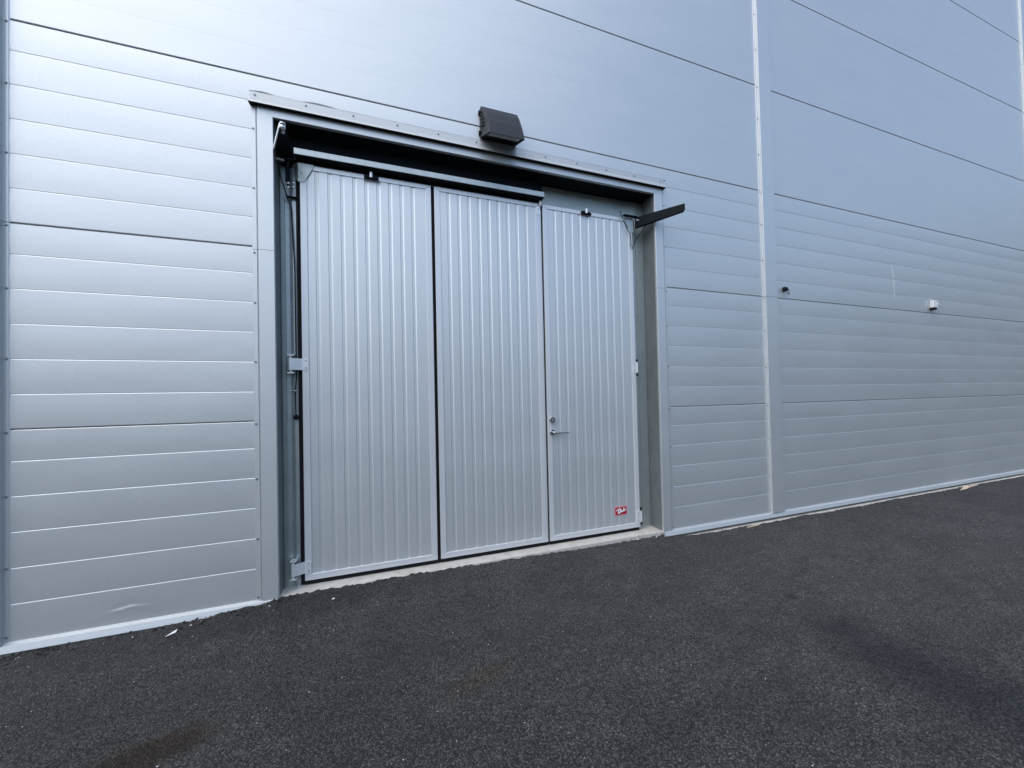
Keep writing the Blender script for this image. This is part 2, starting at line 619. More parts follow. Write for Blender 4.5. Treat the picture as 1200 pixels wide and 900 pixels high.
for bay in range(-1, 3):
    xa = P1 + BAY * (bay - 1) + PW - 0.03
    xb = P1 + BAY * bay + 0.03
    for k in range(COURSES):
        if bay == 0 and k < 2:
            o = wall_panel([(xa, OX0 - 0.10, None)], k)
            if k == 0:
                o['label'] = 'lowest wall panel left of the door, dented at its foot'
            wall_panel([(OX1 + 0.10, xb, None)], k)
        elif bay == 0 and k == 2:
            wall_panel([(xa, OX0 - 0.10, None), (OX0 - 0.10, OX1 + 0.10, 3.402), (OX1 + 0.10, xb, None)], k)
        else:
            o = wall_panel([(xa, xb, None)], k)
            if bay == 1 and k == 2:
                b = MB()
                b.prism([(6.202, -0.0022, 3.005), (6.220, -0.0040, 3.000), (6.252, -0.0040, 2.83), (6.240, -0.0022, 2.83)], (0, 0.003, 0))
                b.prism([(6.243, -0.0022, 2.80), (6.249, -0.0035, 2.80), (6.258, -0.0035, 2.55), (6.252, -0.0022, 2.55)], (0, 0.003, 0))
                b.build('crease', 'edge', o)

# dark insulation core seen only inside the joints
b = MB()
xl, xr = P1 - 2 * BAY + 0.1, P1 + 2 * BAY + 0.1
b.box(xl, OX0 - 0.03, 0.022, 0.30, -0.4, TOP)
b.box(OX1 + 0.03, xr, 0.022, 0.30, -0.4, TOP)
b.box(OX0 - 0.03, OX1 + 0.03, 0.022, 0.30, OZ + 0.03, TOP)
b.build('wall_core', 'core', wh)
b = MB()
b.box(xl - 0.02, xr + 0.02, -0.06, 14.0, TOP, TOP + 0.18)
b.build('roof_edge', 'trim', wh, 0.01)
b = MB()
b.box(xl, xr, 0.31, 14.0, -0.4, TOP - 0.002)
b.build('building_body', 'core', wh)


# cover strips over the panel ends (hat profile)
def cover_strip(x, sides, label=None):
    pr = 0.026
    y0 = -0.0035
    zs = [0.003, 2.4 - 0.0015, 2.4 + 0.0015, 4.8 - 0.0015, 4.8 + 0.0015, TOP]
    first = None
    for z0, z1 in ((-0.012, 2.3985), (2.4015, 4.8), (4.8, TOP)):
        b = MB()
        prof = [(x - 0.006, y0 + 0.004), (x, y0), (x + 0.019, y0), (x + 0.021, y0 - 0.002), (x + 0.021, -pr + 0.002), (x + 0.023, -pr), (x + PW - 0.023, -pr), (x + PW - 0.021, -pr + 0.002), (x + PW - 0.021, y0 - 0.002), (x + PW - 0.019, y0), (x + PW, y0), (x + PW + 0.006, y0 + 0.004)]
        b.strip([(px, py, z0) for px, py in prof], (0, 0, z1 - z0))
        b.add([(px, py, z0) for px, py in prof[3:9]] + [(x + PW - 0.021, y0, z0), (x + 0.021, y0, z0)], [(7, 6, 5, 4, 3, 2, 1, 0)])
        o = b.build('cover_strip', 'trim', wh)
        for k in range(COURSES):
            for r in (0.384, 0.793, 1.218):
                z = 1.2 * (k + 1) - r
                if k == 0 and r > 1:
                    z = 0.02
                if z0 < z < z1:
                    for sd_ in sides:
                        xx = x + 0.009 if sd_ < 0 else x + PW - 0.009
                        screw((xx, y0, z), o, 0.8)
    return


cover_strip(P1 - BAY, (1,))
cover_strip(P1, (-1, 1))
cover_strip(P1 + BAY, (-1,))
cover_strip(P1 + 2 * BAY, ())
cover_strip(P1 - 2 * BAY, ())


# base flashing: sloped drip strip along the wall foot, on a concrete ledge
def base_flash(x0, x1):
    b = MB()
    prof = [(0.004, -0.006), (-0.0045, -0.010), (-0.006, -0.013), (-0.022, -0.020), (-0.035, -0.055), (-0.032, -0.060), (-0.020, -0.058)]
    b.strip([(x0, y, z) for y, z in prof], (x1 - x0, 0, 0))
    for xx in (x0, x1):
        b.add([(xx, y, z) for y, z in prof] + [(xx, 0.004, -0.064)], [tuple(range(8)) if xx == x0 else tuple(range(7, -1, -1))])
    return b.build('base_flashing', 'flash', wh)


base_flash(xl, P1 - BAY + 0.1)
base_flash(P1 - BAY + 0.103, OX0 - 0.004)
base_flash(OX1 + 0.006, P1 + 0.1)
base_flash(P1 + 0.103, P1 + BAY + 0.1)
base_flash(P1 + BAY + 0.103, xr)
b = MB()
b.box(xl, OX0 - 0.02, -0.012, 0.02, -0.4, -0.062)
b.build('foundation', 'concrete', wh)
b = MB()
b.box(OX1 + 0.02, xr, -0.058, 0.02, -0.4, -0.084)
b.build('foundation', 'concrete', wh, 0.006, 2)
b = MB()
b.box(OX0 - 0.018, OX1 + 0.018, 0.0, 0.6, -0.4, -0.012)
b.build('threshold', 'concrete', wh, 0.008, 2)

# casing round the opening: folded sheet with a screwed flange, mitred corners
CW, CF = 0.092, 0.038       # face and flange width
CY = -0.016


def casing_side(sx, z0, z1, mitre):
    """sx -1 left, +1 right"""
    e = OX0 if sx < 0 else OX1
    b = MB()
    prof = [(e, 0.010), (e, CY + 0.002), (e + sx * 0.002, CY), (e + sx * CW, CY), (e + sx * (CW + 0.004), -0.005), (e + sx * (CW + 0.008), -0.004), (e + sx * (CW + 0.011), -0.011), (e + sx * (CW + 0.015), -0.011), (e + sx * (CW + 0.018), -0.0035), (e + sx * (CW + CF), -0.0035), (e + sx * (CW + CF + 0.004), 0.002)]
    n = len(prof)
    v = [(x, y, z0) for x, y in prof]
    for i, (x, y) in enumerate(prof):
        z = z1
        if mitre:
            z = OZ + max(0.0, abs(x - e)) if i < 4 else OZ + 0.09
        v.append((x, y, z))
    f = [(i, i + 1, i + 1 + n, i + n) if sx < 0 else (i, i + n, i + 1 + n, i + 1) for i in range(n - 1)]
    b.add(v, f)
    return b.build('door_casing', 'trim', wh)


for sx in (-1, 1):
    lo = casing_side(sx, -0.03, 2.3775, False)
    up = casing_side(sx, 2.380, OZ, True)
    e = OX0 if sx < 0 else OX1
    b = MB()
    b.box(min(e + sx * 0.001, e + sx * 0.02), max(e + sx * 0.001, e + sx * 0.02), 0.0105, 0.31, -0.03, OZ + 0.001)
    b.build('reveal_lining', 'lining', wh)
    for z in (0.010, 0.402, 0.807, 1.18, 1.605, 2.010, 2.377 - 0.02, 2.805, 3.22):
        screw((e + sx * (CW + CF * 0.74), -0.0035, z), lo if z < 2.377 else up, 0.8)
b = MB()
prof = [(0.012, OZ), (CY + 0.002, OZ), (CY, OZ + 0.002), (CY, OZ + 0.09), (0.01, OZ + 0.09)]
v, f = [], []
for s, e in ((1, OX0), (-1, OX1)):
    for (y, z) in prof:
        v.append((e - s * ((z - OZ) if y <= CY + 0.001 else 0.0) + s * 0.0012, y, z))
n = len(prof)
f = [(i, i + n, i + n + 1, i + 1) for i in range(n - 1)]
b.add(v, f)
b.build('door_casing', 'trim', wh)

b = MB()
b.box(OX0 - 0.02, OX1 + 0.02, 0.0125, 0.32, OZ + 0.001, OZ + 0.02)
b.build('head_lining', 'dark', wh)  # near-black colour stands in for the shade under the door head

# drip flashing over the door
b = MB()
DX0, DX1 = -0.936, 2.520
prof = [(-0.0035, 3.480), (-0.008, 3.478), (-0.013, 3.426), (-0.046, 3.393), (-0.050, 3.378), (-0.0485, 3.3765), (-0.047, 3.378)]
b.strip([(DX0, y, z) for y, z in prof], (DX1 - DX0, 0, 0))
for xx, rv in ((DX0, False), (DX1, True)):
    pp = prof[:6] + [(-0.0035, 3.3765)]
    q = tuple(range(len(pp)))
    b.add([(xx, y, z) for y, z in pp], [q[::-1] if rv else q])
drip = b.build('drip_flashing', 'flash', wh)
for i in range(12):
    screw((-0.906 + i * 0.308, -0.0105, 3.453), drip, 0.8)

b = MB()
b.box(DX0 + 0.002, DX1 - 0.002, -0.0465, -0.0036, 3.377, 3.3785)
b.build('drip_shade', 'black', drip)  # black strip that paints in the shade below the drip
b = MB()       # smeared sealant bead along the upper edge
pts = []
for i in range(90):
    x = DX0 - 0.004 + (DX1 - DX0 + 0.03) * i / 89
    hgt = 0.003 + 0.003 * random.random()
    if i < 5:
        hgt += 0.012 * math.sin(i / 4 * math.pi)
    if 8 < i < 14:
        hgt += 0.013 * math.sin((i - 8) / 6 * math.pi)
    pts.append((x, hgt))
v = []
for x, hgt in pts:
    v += [(x, -0.0015, 3.476), (x, -0.0085, 3.479), (x, -0.0015, 3.480 + hgt)]
b.add(v, [(3 * i + k, 3 * i + 3 + k, 3 * i + 4 + k, 3 * i + 1 + k) for i in range(len(pts) - 1) for k in (0, 1)], True)
b.build('sealant', 'sealant', drip)

# small things on the building -----------------------------------------------
# ------------------------------------------------------------------ folding door
fd = empty('folding_door', (0.8, 0.13, -0.012), 'silver grey three leaf folding door with vertical ribs', 'door')
LY, LT = 0.11, 0.055        # leaf face plane and thickness

# steel frame behind the leaves
b = MB()
b.strip([(-0.80, 0.195, -0.05), (-0.80, 0.128, -0.05), (-0.797, 0.125, -0.05), (-0.775, 0.125, -0.05), (-0.768, 0.132, -0.05), (-0.745, 0.140, -0.05), (-0.725, 0.132, -0.05), (-0.722, 0.128, -0.05), (-0.700, 0.128, -0.05), (-0.697, 0.131, -0.05), (-0.697, 0.20, -0.05)], (0, 0, 3.06 + 0.05))
b.build('frame_post', 'galv', fd)
b = MB()
b.strip([(2.225, 0.24, -0.05), (2.225, 0.193, -0.05), (2.302, 0.190, -0.05), (2.306, 0.184, -0.05), (2.316, 0.184, -0.05), (2.320, 0.190, -0.05), (2.399, 0.190, -0.05)], (0, 0, OZ - 0.005 + 0.05))
b.build('frame_post', 'galv', fd)
b = MB()
b.box(-0.69, 2.298, 0.194, 0.24, 3.00, OZ - 0.006)
b.build('frame_header', 'galv', fd)
b = MB()
b.box(-0.795, 1.262, 0.130, 0.193, 3.1235, OZ - 0.004)
b.build('track_back_shade', 'dark', fd)  # dark box in place of the shade between track and soffit
b = MB()
b.box(-0.64, 1.24, 0.150, 0.19, 3.06, 3.122)
b.build('guide_profile', 'galv', fd, 0.004, 2)
b = MB()
b.box(-0.66, 2.23, 0.20, 0.23, -0.05, 3.02)
b.build('dark_backing', 'black', fd)


def leaf(x0, x1, first, label):
    z0, z1 = 0.022, 3.090
    st, rb, rt = 0.045, 0.046, 0.036
    b = MB()
    b.box(x0 + 0.004, x1 - 0.004, LY + 0.010, LY + LT, z0 + 0.004, z1 - 0.004)
    lf = b.build('door_leaf', 'leaf', fd)
    lf['label'] = label
    # ribbed sheet
    b = MB()
    xa, xb = x0 + st - 0.004, x1 - st + 0.004
    ys, yg = LY + 0.002, LY + 0.0053
    line = [(xa, ys)]
    k = 1
    while first + 0.0855 * k < xb - 0.05:
        xr_ = first + 0.0855 * k
        line += [(xr_ - 0.0305, ys), (xr_ - 0.0265, yg), (xr_ - 0.0185, yg), (xr_ - 0.0175, yg - 0.0012), (xr_ - 0.0165, yg), (xr_ - 0.0085, yg), (xr_, ys)]
        k += 1
    line.append((xb, ys))
    b.strip([(x, y, z0 + rb - 0.003) for x, y in line], (0, 0, z1 - z0 - rb - rt + 0.006))
    b.build('ribbed_sheet', 'leaf', lf)
    # edge frame, mitred U profiles
    yf, yb = LY - 0.004, LY + LT + 0.002

    def rail(pts, d, nm):
        b = MB()
        b.prism(pts, d)
        b.build(nm, 'edge', lf, 0.0022, 2)
    g = 0.0006
    rail([(x0, yf, z0), (x0 + st, yf, z0 + rb), (x0 + st, yf, z1 - rt), (x0, yf, z1)], (0, yb - yf, 0), 'stile')
    rail([(x1 - st, yf, z0 + rb), (x1, yf, z0), (x1, yf, z1), (x1 - st, yf, z1 - rt)], (0, yb - yf, 0), 'stile')
    rail([(x0 + g, yf + g, z0 + g), (x1 - g, yf + g, z0 + g), (x1 - st - g, yf + g, z0 + rb), (x0 + st + g, yf + g, z0 + rb)], (0, yb - yf, 0), 'bottom_rail')
    rail([(x0 + st + g, yf + g, z1 - rt), (x1 - st - g, yf + g, z1 - rt), (x1 - g, yf + g, z1 - g), (x0 + g, yf + g, z1 - g)], (0, yb - yf, 0), 'top_rail')
    b = MB()
    b.strip([(x0 + 0.004, LY + 0.016, z0 + 0.003), (x0 + 0.004, LY + 0.012, z0 - 0.012), (x0 + 0.004, LY + 0.010, z0 - 0.033)], (x1 - x0 - 0.008, 0, 0))
    b.strip([(x0 + 0.004, LY + 0.022, z0 - 0.033), (x0 + 0.004, LY + 0.024, z0 + 0.003)], (x1 - x0 - 0.008, 0, 0))
    b.strip([(x0 + 0.004, LY + 0.010, z0 - 0.033), (x0 + 0.004, LY + 0.022, z0 - 0.033)], (x1 - x0 - 0.008, 0, 0))
    b.build('bottom_seal', 'black', lf)
    return lf


L1 = leaf(-0.667, 0.270, -0.6275, 'left leaf with two strap hinges on its outer edge')
L2 = leaf(0.296, 1.230, 0.342, 'plain middle leaf without handle')
L3 = leaf(1.256, 2.215, 1.305, 'right leaf with lever handle and red sticker')
b = MB()
b.box(0.2715, 0.2945, LY + 0.012, LY + 0.05, -0.01, 3.085)
b.build('gap_seal', 'black', fd)
b = MB()
b.box(1.2315, 1.2545, LY + 0.014, LY + 0.05, -0.008, 3.085)
b.build('gap_seal', 'black', fd)
b = MB()
b.box(-0.694, -0.6685, LY + 0.018, LY + 0.06, -0.01, 3.06)
b.build('gap_seal', 'black', fd)
# bright inner cover plate at the right joint
b = MB()
b.box(1.2305, 1.2390, LY + 0.002, LY + 0.010, 0.02, 3.03)
b.build('joint_strip', 'edge', fd)

# track above the two left leaves
b = MB()
b.prism([(-0.690, 0.045, 3.168), (-0.672, 0.045, 3.123), (-0.672, 0.060, 3.123), (-0.672, 0.060, 3.135), (-0.672, 0.125, 3.135), (-0.672, 0.125, 3.168)][:1] + [(-0.690, 0.045, 3.123), (-0.690, 0.058, 3.123), (-0.690, 0.058, 3.140), (-0.690, 0.112, 3.140), (-0.690, 0.112, 3.123), (-0.690, 0.125, 3.123), (-0.690, 0.125, 3.168)], (1.944, 0, 0))
tr = b.build('track', 'galv', fd, 0.002, 2)
b = MB()
b.box(-0.688, 1.252, 0.0475, 0.124, 3.1195, 3.1225)
b.build('track_slot_shade', 'black', tr)  # black sheet painting in the shade on the track's underside
for x in (-0.45, 0.28, 0.98):
    b = MB()
    b.box(x - 0.03, x + 0.03, 0.070, 0.129, 3.169, 3.176)
    b.box(x - 0.03, x + 0.03, 0.122, 0.129, 3.1765, 3.25)
    b.build('bracket', 'dark', tr)  # dark colour puts these tabs into the painted shade over the track


# rollers on the leaf tops
def guide(x, lf):
    b = MB()
    b.box(x - 0.052, x + 0.052, LY - 0.012, LY - 0.006, 3.054, 3.086)
    b.box(x - 0.052, x + 0.052, LY - 0.030, LY - 0.012, 3.054, 3.060)
    b.box(x - 0.040, x - 0.022, LY - 0.028, LY - 0.012, 3.0605, 3.080)
    b.box(x + 0.028, x + 0.044, LY - 0.028, LY - 0.012, 3.0605, 3.076)
    o = b.build('guide_bracket', 'dark', lf, 0.001)
    b = MB()
    b.cyl((x, LY - 0.022, 3.062), (x, LY - 0.022, 3.103), 0.013, 14)
    b.build('guide_roller', 'bright', lf)


guide(-0.180, L1)
guide(1.698, L3)
b = MB()
b.cyl((1.232, LY - 0.012, 3.065), (1.232, LY - 0.012, 3.11), 0.012, 12)
b.ball((1.232, LY - 0.014, 3.084), 0.017)
b.build('hanger_roller', 'bright', L2)
b = MB()
b.box(1.198, 1.232, LY - 0.0085, LY - 0.0045, 2.985, 3.062)
o = b.build('hanger_plate', 'bright', L2)
for z in (3.005, 3.038):
    screw((1.218, LY - 0.0085, z), o, 0.5)


# strap hinges of the left leaf
def strap_hinge(z, lf):
    b = MB()
    h = 0.042
    b.strip([(-0.742, 0.076, z - h), (-0.735, 0.070, z - h), (-0.722, 0.074, z - h), (-0.672, 0.100, z - h), (-0.668, 0.1015, z - h), (-0.626, 0.1015, z - h)], (0, 0, 2 * h))
    b.strip([(-0.626, 0.1058, z - h), (-0.668, 0.1058, z - h), (-0.672, 0.105, z - h), (-0.72, 0.079, z - h)][::1], (0, 0, 2 * h))
    for zz in (z - h, z + h):
        b.add([(-0.735, 0.070, zz), (-0.722, 0.074, zz), (-0.672, 0.100, zz), (-0.668, 0.1015, zz), (-0.626, 0.1015, zz), (-0.626, 0.1058, zz), (-0.668, 0.1058, zz), (-0.672, 0.105, zz), (-0.72, 0.079, zz)], [tuple(range(9))])
    b.add([(-0.626, 0.1015, z - h), (-0.626, 0.1058, z - h), (-0.626, 0.1058, z + h), (-0.626, 0.1015, z + h)], [(0, 1, 2, 3)])
    b.cyl((-0.735, 0.082, z - h), (-0.735, 0.082, z + h), 0.013, 14)
    o = b.build('strap_hinge', 'bright', lf)
    for zz in (z - 0.026, z + 0.026):
        screw((-0.642, 0.1015, zz), o, 0.55)
    b = MB()
    b.cyl((-0.735, 0.082, z - 0.068), (-0.735, 0.082, z + 0.068), 0.0065, 10)
    for s in (-1, 1):
        zz = z + s * 0.064
        b.box(-0.752, -0.712, 0.068, 0.124, zz - 0.004, zz + 0.004)
    b.build('hinge_pin', 'bright', lf)


strap_hinge(1.601, L1)
strap_hinge(0.122, L1)


def butt_hinge(z, lf):
    b = MB()
    b.box(2.180, 2.2185, LY - 0.009, LY - 0.0046, z - 0.058, z + 0.058)
    o = b.build('hinge_plate', 'bright', lf, 0.001)
    for zz in (z - 0.035, z + 0.035):
        screw((2.192, LY - 0.009, zz), o, 0.5)
    b = MB()
    b.cyl((2.230, LY - 0.002, z - 0.05), (2.230, LY - 0.002, z + 0.05), 0.011, 12)
    b.build('hinge_barrel', 'bright', lf)
    b = MB()
    b.cyl((2.232, LY + 0.008, z - 0.082), (2.232, LY + 0.008, z + 0.080), 0.006, 8)
    b.box(2.222, 2.246, LY + 0.0, LY + 0.082, z + 0.068, z + 0.080)
    b.box(2.222, 2.246, LY + 0.0, LY + 0.082, z - 0.084, z - 0.072)
    b.build('hinge_pin', 'dark', lf)


butt_hinge(1.602, L3)
butt_hinge(0.125, L3)


# corner brackets at the top outer corners
def corner_bracket(sx, e, lf):
    P = [(0.010, 3.094), (-0.092, 3.094), (-0.092, 3.078), (-0.030, 2.956), (0.010, 2.952)]
    y = LY - 0.0085
    b = MB()
    poly = [(e + sx * px, y, pz) for px, pz in P]
    b.prism(poly if sx < 0 else poly[::-1], (0, 0.0035, 0))
    # side cheek going back to the post
    b.prism([(e + sx * 0.0105, y, 3.094), (e + sx * 0.056, y + 0.045, 3.09), (e + sx * 0.056, y + 0.045, 3.02), (e + sx * 0.0105, y, 2.952)], (0, 0.004, 0))
    o = b.build('corner_bracket', 'bright' if False else 'galv', lf)
    for z in (3.075, 3.02):
        screw((e - sx * 0.012, y, z), o, 0.5)


corner_bracket(-1, -0.667, L1)
corner_bracket(1, 2.215, L3)

# stay arm on the left: tapering plate that points straight out of the wall
b = MB()
pl = [(-0.822, 0.095), (-0.700, 0.095), (-0.664, -0.262), (-0.672, -0.282), (-0.690, -0.282), (-0.697, -0.262)]
b.prism([(x, y, 3.112) for x, y in pl], (0, 0, 0.006))
b.prism([(-0.822, 0.095, 3.118), (-0.697, -0.262, 3.118), (-0.692, -0.262, 3.118), (-0.817, 0.095, 3.118)], (0, 0, 0.035))
la = b.build('stay_arm', 'dark', fd)
la['label'] = 'dark tapering stay arm above the left leaf'
b = MB()
b.prism([(-0.8275, 0.06, 3.096), (-0.703, -0.262, 3.096), (-0.698, -0.262, 3.096), (-0.820, 0.06, 3.096)], (0, 0, 0.030))
b.build('arm_flange', 'bright', la)
b = MB()
b.cyl((-0.682, -0.262, 3.096), (-0.682, -0.262, 3.128), 0.017, 14)
b.cyl((-0.692, -0.215, 3.094), (-0.692, -0.215, 3.111), 0.011, 10)
b.build('arm_bolt', 'bright', la)
b = MB()
b.cyl((-0.815, 0.055, 3.072), (-0.752, 0.055, 3.066), 0.008, 10)
b.build('pivot_bolt', 'bright', la)

# stay arm on the right: channel swung a little outwards
A, B_ = Vector((2.236, 0.088, 0)), Vector((2.530, -0.285, 0))
d = (B_ - A).normalized()
nrm = Vector((d.y, -d.x, 0))           # towards the right / away from the camera side
nl = -nrm
b = MB()


def arm_box(u0, u1, n0, n1, z0, z1, z0b=None, z1b=None):
    z0b = z0 if z0b is None else z0b
    z1b = z1 if z1b is None else z1b
    L_ = (B_ - A).length
    v = []
    for u, za, zb_ in ((u0, z0, z1), (u1, z0b, z1b)):
        for n_ in (n0, n1):
            p_ = A + d * (u * L_) + nl * n_
            v += [(p_.x, p_.y, za), (p_.x, p_.y, zb_)]
    b.add(v, [(0, 1, 3, 2), (4, 6, 7, 5), (0, 4, 5, 1), (2, 3, 7, 6), (0, 2, 6, 4), (1, 5, 7, 3)])


arm_box(0, 1, 0.0, 0.004, 2.998, 3.100, 3.038, 3.104)
arm_box(0, 0.97, 0.0045, 0.042, 3.096, 3.100, 3.100, 3.104)
arm_box(0, 0.97, 0.0045, 0.034, 2.998, 3.002, 3.038, 3.042)
ra = b.build('stay_arm', 'dark', fd)
ra['label'] = 'dark channel stay arm swung out beyond the right casing'
b = MB()
for u in (0.86, 0.94):
    p_ = A + d * (u * (B_ - A).length) + nl * 0.0045
    b.cyl((p_.x, p_.y, 3.072), (p_.x + nl.x * 0.012, p_.y + nl.y * 0.012, 3.072), 0.010, 10)
b.build('arm_bolt', 'screw', ra)
b = MB()
b.box(2.10, 2.25, 0.060, 0.10, 3.098, 3.104)
b.build('arm_foot', 'dark', ra)
b = MB()
b.cyl((2.235, 0.060, 3.064), (2.290, 0.060, 3.058), 0.007, 10)
b.build('pivot_bolt', 'bright', ra)
b = MB()
b.tube([(2.350, 0.055, 3.025), (2.262, 0.10, 2.90), (2.190, 0.085, 2.775)], 0.0035, 6)
b.build('stay_wire', 'black', ra)
b = MB()
b.tube([(2.068, 0.085, 3.14), (2.075, 0.082, 3.10), (2.152, 0.090, 2.955), (2.188, 0.095, 2.93), (2.190, 0.095, 2.80)], 0.0035, 6)
b.build('stay_wire', 'black', ra)

# pull cord and spring rod by the left post
b = MB()
cord = [(-0.800, 0.105, 3.04), (-0.790, 0.112, 2.975), (-0.726, 0.114, 2.748), (-0.708, 0.114, 2.325), (-0.707, 0.114, 1.766), (-0.706, 0.114, 1.518), (-0.713, 0.108, 1.407), (-0.711, 0.104, 1.302), (-0.710, 0.104, 1.232)]
b.tube(cord, 0.0042, 6)
pc = b.build('pull_cord', 'black', fd)
b = MB()
b.ball((-0.710, 0.104, 1.216), 0.019)
b.build('cord_knob', 'black', pc)
b = MB()
b.cyl((-0.734, 0.104, 1.408), (-0.692, 0.104, 1.406), 0.004, 8)
b.ball((-0.713, 0.102, 1.407), 0.009)
b.build('cord_clip', 'screw', pc)
b = MB()
b.cyl((-0.737, 0.082, 2.93), (-0.737, 0.082, 3.09), 0.015, 14)
b.cyl((-0.734, 0.082, 2.885), (-0.734, 0.082, 2.93), 0.010, 10)
sr = b.build('spring_rod', 'dark', fd)
b = MB()
b.ball((-0.733, 0.078, 2.915), 0.010)
b.ball((-0.733, 0.078, 2.885), 0.010)
b.ball((-0.700, 0.085, 2.925), 0.008)
b.ball((-0.704, 0.085, 2.895), 0.008)
b.build('spring_nut', 'bright', sr)
b = MB()
b.box(-0.755, -0.690, 0.100, 0.126, 2.828, 2.836)
b.build('spring_shelf', 'dark', sr)

# lock and lever
b = MB()
b.cyl((1.300, LY - 0.004, 1.117), (1.300, LY - 0.022, 1.117), 0.030, 20, 0.025)
lk = b.build('lock_cylinder', 'steel', fd)
b = MB()
b.cyl((1.300, LY - 0.0225, 1.117), (1.300, LY - 0.027, 1.117), 0.013, 14)
b.build('key_core', 'screw', lk)
b = MB()
b.cyl((1.300, LY - 0.004, 1.003), (1.300, LY - 0.014, 1.003), 0.028, 20, 0.025)
ro = b.build('lever_handle', 'steel', fd)
b = MB()
b.tube([(1.300, LY - 0.012, 1.003), (1.300, LY - 0.050, 1.003)], 0.011, 12)
b.ball((1.300, LY - 0.052, 1.003), 0.012)
b.cyl((1.300, LY - 0.052, 1.003), (1.436, LY - 0.050, 0.999), 0.011, 12, 0.009)
b.ball((1.436, LY - 0.050, 0.999), 0.009)
b.build('lever', 'steel', ro)

# maker's sticker: red panel, pale border, white slanted script
SX0, SX1, SZ0, SZ1 = 1.930, 2.068, 0.163, 0.250
b = MB()
b.box(SX0, SX1, LY - 0.0012, LY + 0.0012, SZ0, SZ1)
st_ = b.build('maker_sticker', 'pink', fd)
st_['label'] = 'small red sticker with white slanted script low on the right leaf'
b = MB()
b.box(SX0 + 0.009, SX1 - 0.009, LY - 0.0020, LY - 0.0013, SZ0 + 0.009, SZ1 - 0.009)
b.build('red_field', 'red', st_)
b = MB()


SK = [0]


def stroke(pts, wd):
    Q = [Vector((SX0 + px * (SX1 - SX0), LY - 0.0030, SZ0 + pz * (SZ1 - SZ0))) for px, pz in pts]
    for a_, c_ in zip(Q[:-1], Q[1:]):
        SK[0] += 1
        off = Vector((0, -0.00008 * SK[0], 0))
        a_, c_ = a_ + off, c_ + off
        dd = (c_ - a_).normalized()
        nn = Vector((-dd.z, 0, dd.x)) * wd
        e_ = dd * wd * 0.6
        b.prism([a_ - e_ - nn, c_ + e_ - nn, c_ + e_ + nn, a_ - e_ + nn], (0, 0.0005, 0))


stroke([(0.12, 0.55), (0.26, 0.68), (0.44, 0.78)], 0.0045)       # bar of the first letter
stroke([(0.30, 0.70), (0.31, 0.45), (0.29, 0.26)], 0.0068)       # its stem
stroke([(0.44, 0.72), (0.44, 0.52), (0.47, 0.38), (0.55, 0.40)], 0.0058)
stroke([(0.50, 0.66), (0.53, 0.48), (0.62, 0.44)], 0.0052)
stroke([(0.73, 0.80), (0.71, 0.58), (0.69, 0.46)], 0.0055)
stroke([(0.60, 0.44), (0.70, 0.46), (0.80, 0.50), (0.78, 0.58)], 0.0058)
stroke([(0.34, 0.27), (0.52, 0.38), (0.72, 0.46), (0.88, 0.66)], 0.0045)  # swash
b.build('lettering', 'white', st_)

# ------------------------------------------------------------------ wall light over the door
wl = empty('wall_light', (0.825, 0, 3.45), 'dark wedge shaped wall light above the folding door', 'wall light')
prof = [(-0.006, 3.740, 0.0, 0.0), (-0.045, 3.742, 0.004, 0.0), (-0.105, 3.660, 0.030, 0.0), (-0.170, 3.545, 0.036, 0.0), (-0.236, 3.400, 0.028, 0.0), (-0.006, 3.502, 0.0, 0.0)]
WX0, WX1 = 0.666, 0.984
b = MB()
v = []
for (y, z, ins, inr) in prof:
    v.append((WX0 + ins, y, z))
for (y, z, ins, inr) in prof:
    v.append((WX1 - inr, y, z))
n = len(prof)
b.add(v, [tuple(range(n)), tuple(range(2 * n - 1, n - 1, -1))] + [(i, i + n, (i + 1) % n + n, (i + 1) % n) for i in range(n) if i != 4])
hs = b.build('housing', 'housing', wl, 0.004, 2)
b = MB()       # underside frame and lens


def under(t, s, off):
    """t 0 front .. 1 back, s 0 left .. 1 right"""
    y = -0.236 + 0.230 * t
    z = 3.400 + 0.102 * t
    ins = 0.028 * (1 - t)
    x = WX0 + ins + (WX1 - WX0 - ins) * s
    return (x, y + off * 0.38, z + off * 0.92)


def ring(t0, t1, s0, s1, off):
    return [under(t0, s0, off), under(t0, s1, off), under(t1, s1, off), under(t1, s0, off)]


o_, i_ = ring(0, 1, 0, 1, 0), ring(0.07, 0.62, 0.06, 0.94, 0)
b.add(o_ + i_, [(k, (k + 1) % 4, (k + 1) % 4 + 4, k + 4) for k in range(4)])
i2 = ring(0.07, 0.62, 0.06, 0.94, 0.010)
b.add(i_ + i2, [(k, (k + 1) % 4, (k + 1) % 4 + 4, k + 4) for k in range(4)])
b.build('lens_frame', 'black', wl)
b = MB()
b.add(i2, [(0, 1, 2, 3)])
b.build('lens', 'lens', wl)
for k in range(5):       # cooling fins cut in the left cheek
    b = MB()
    yy0, zz0 = -0.035 - 0.004 * k, 3.690 - 0.030 * k
    b.prism([(WX0 + 0.001, yy0, zz0), (WX0 + 0.024, yy0 - 0.060, zz0 - 0.022), (WX0 + 0.025, yy0 - 0.060, zz0 - 0.032), (WX0 + 0.002, yy0, zz0 - 0.010)], (-0.004, 0, 0))
    b.build('cooling_fin', 'black', wl)
for z in (3.705, 3.535):
    b = MB()
    b.cyl((WX0 - 0.004, -0.022, z), (WX0 + 0.004, -0.022, z), 0.013, 12)
    b.box(WX0 - 0.010, WX0 + 0.002, -0.018, -0.003, z - 0.016, z + 0.016)
    b.build('fixing_lug', 'black', wl)
b = MB()
b.box(WX0 + 0.012, WX1 - 0.012, -0.008, -0.002, 3.495, 3.735)
b.build('back_plate', 'black', wl)

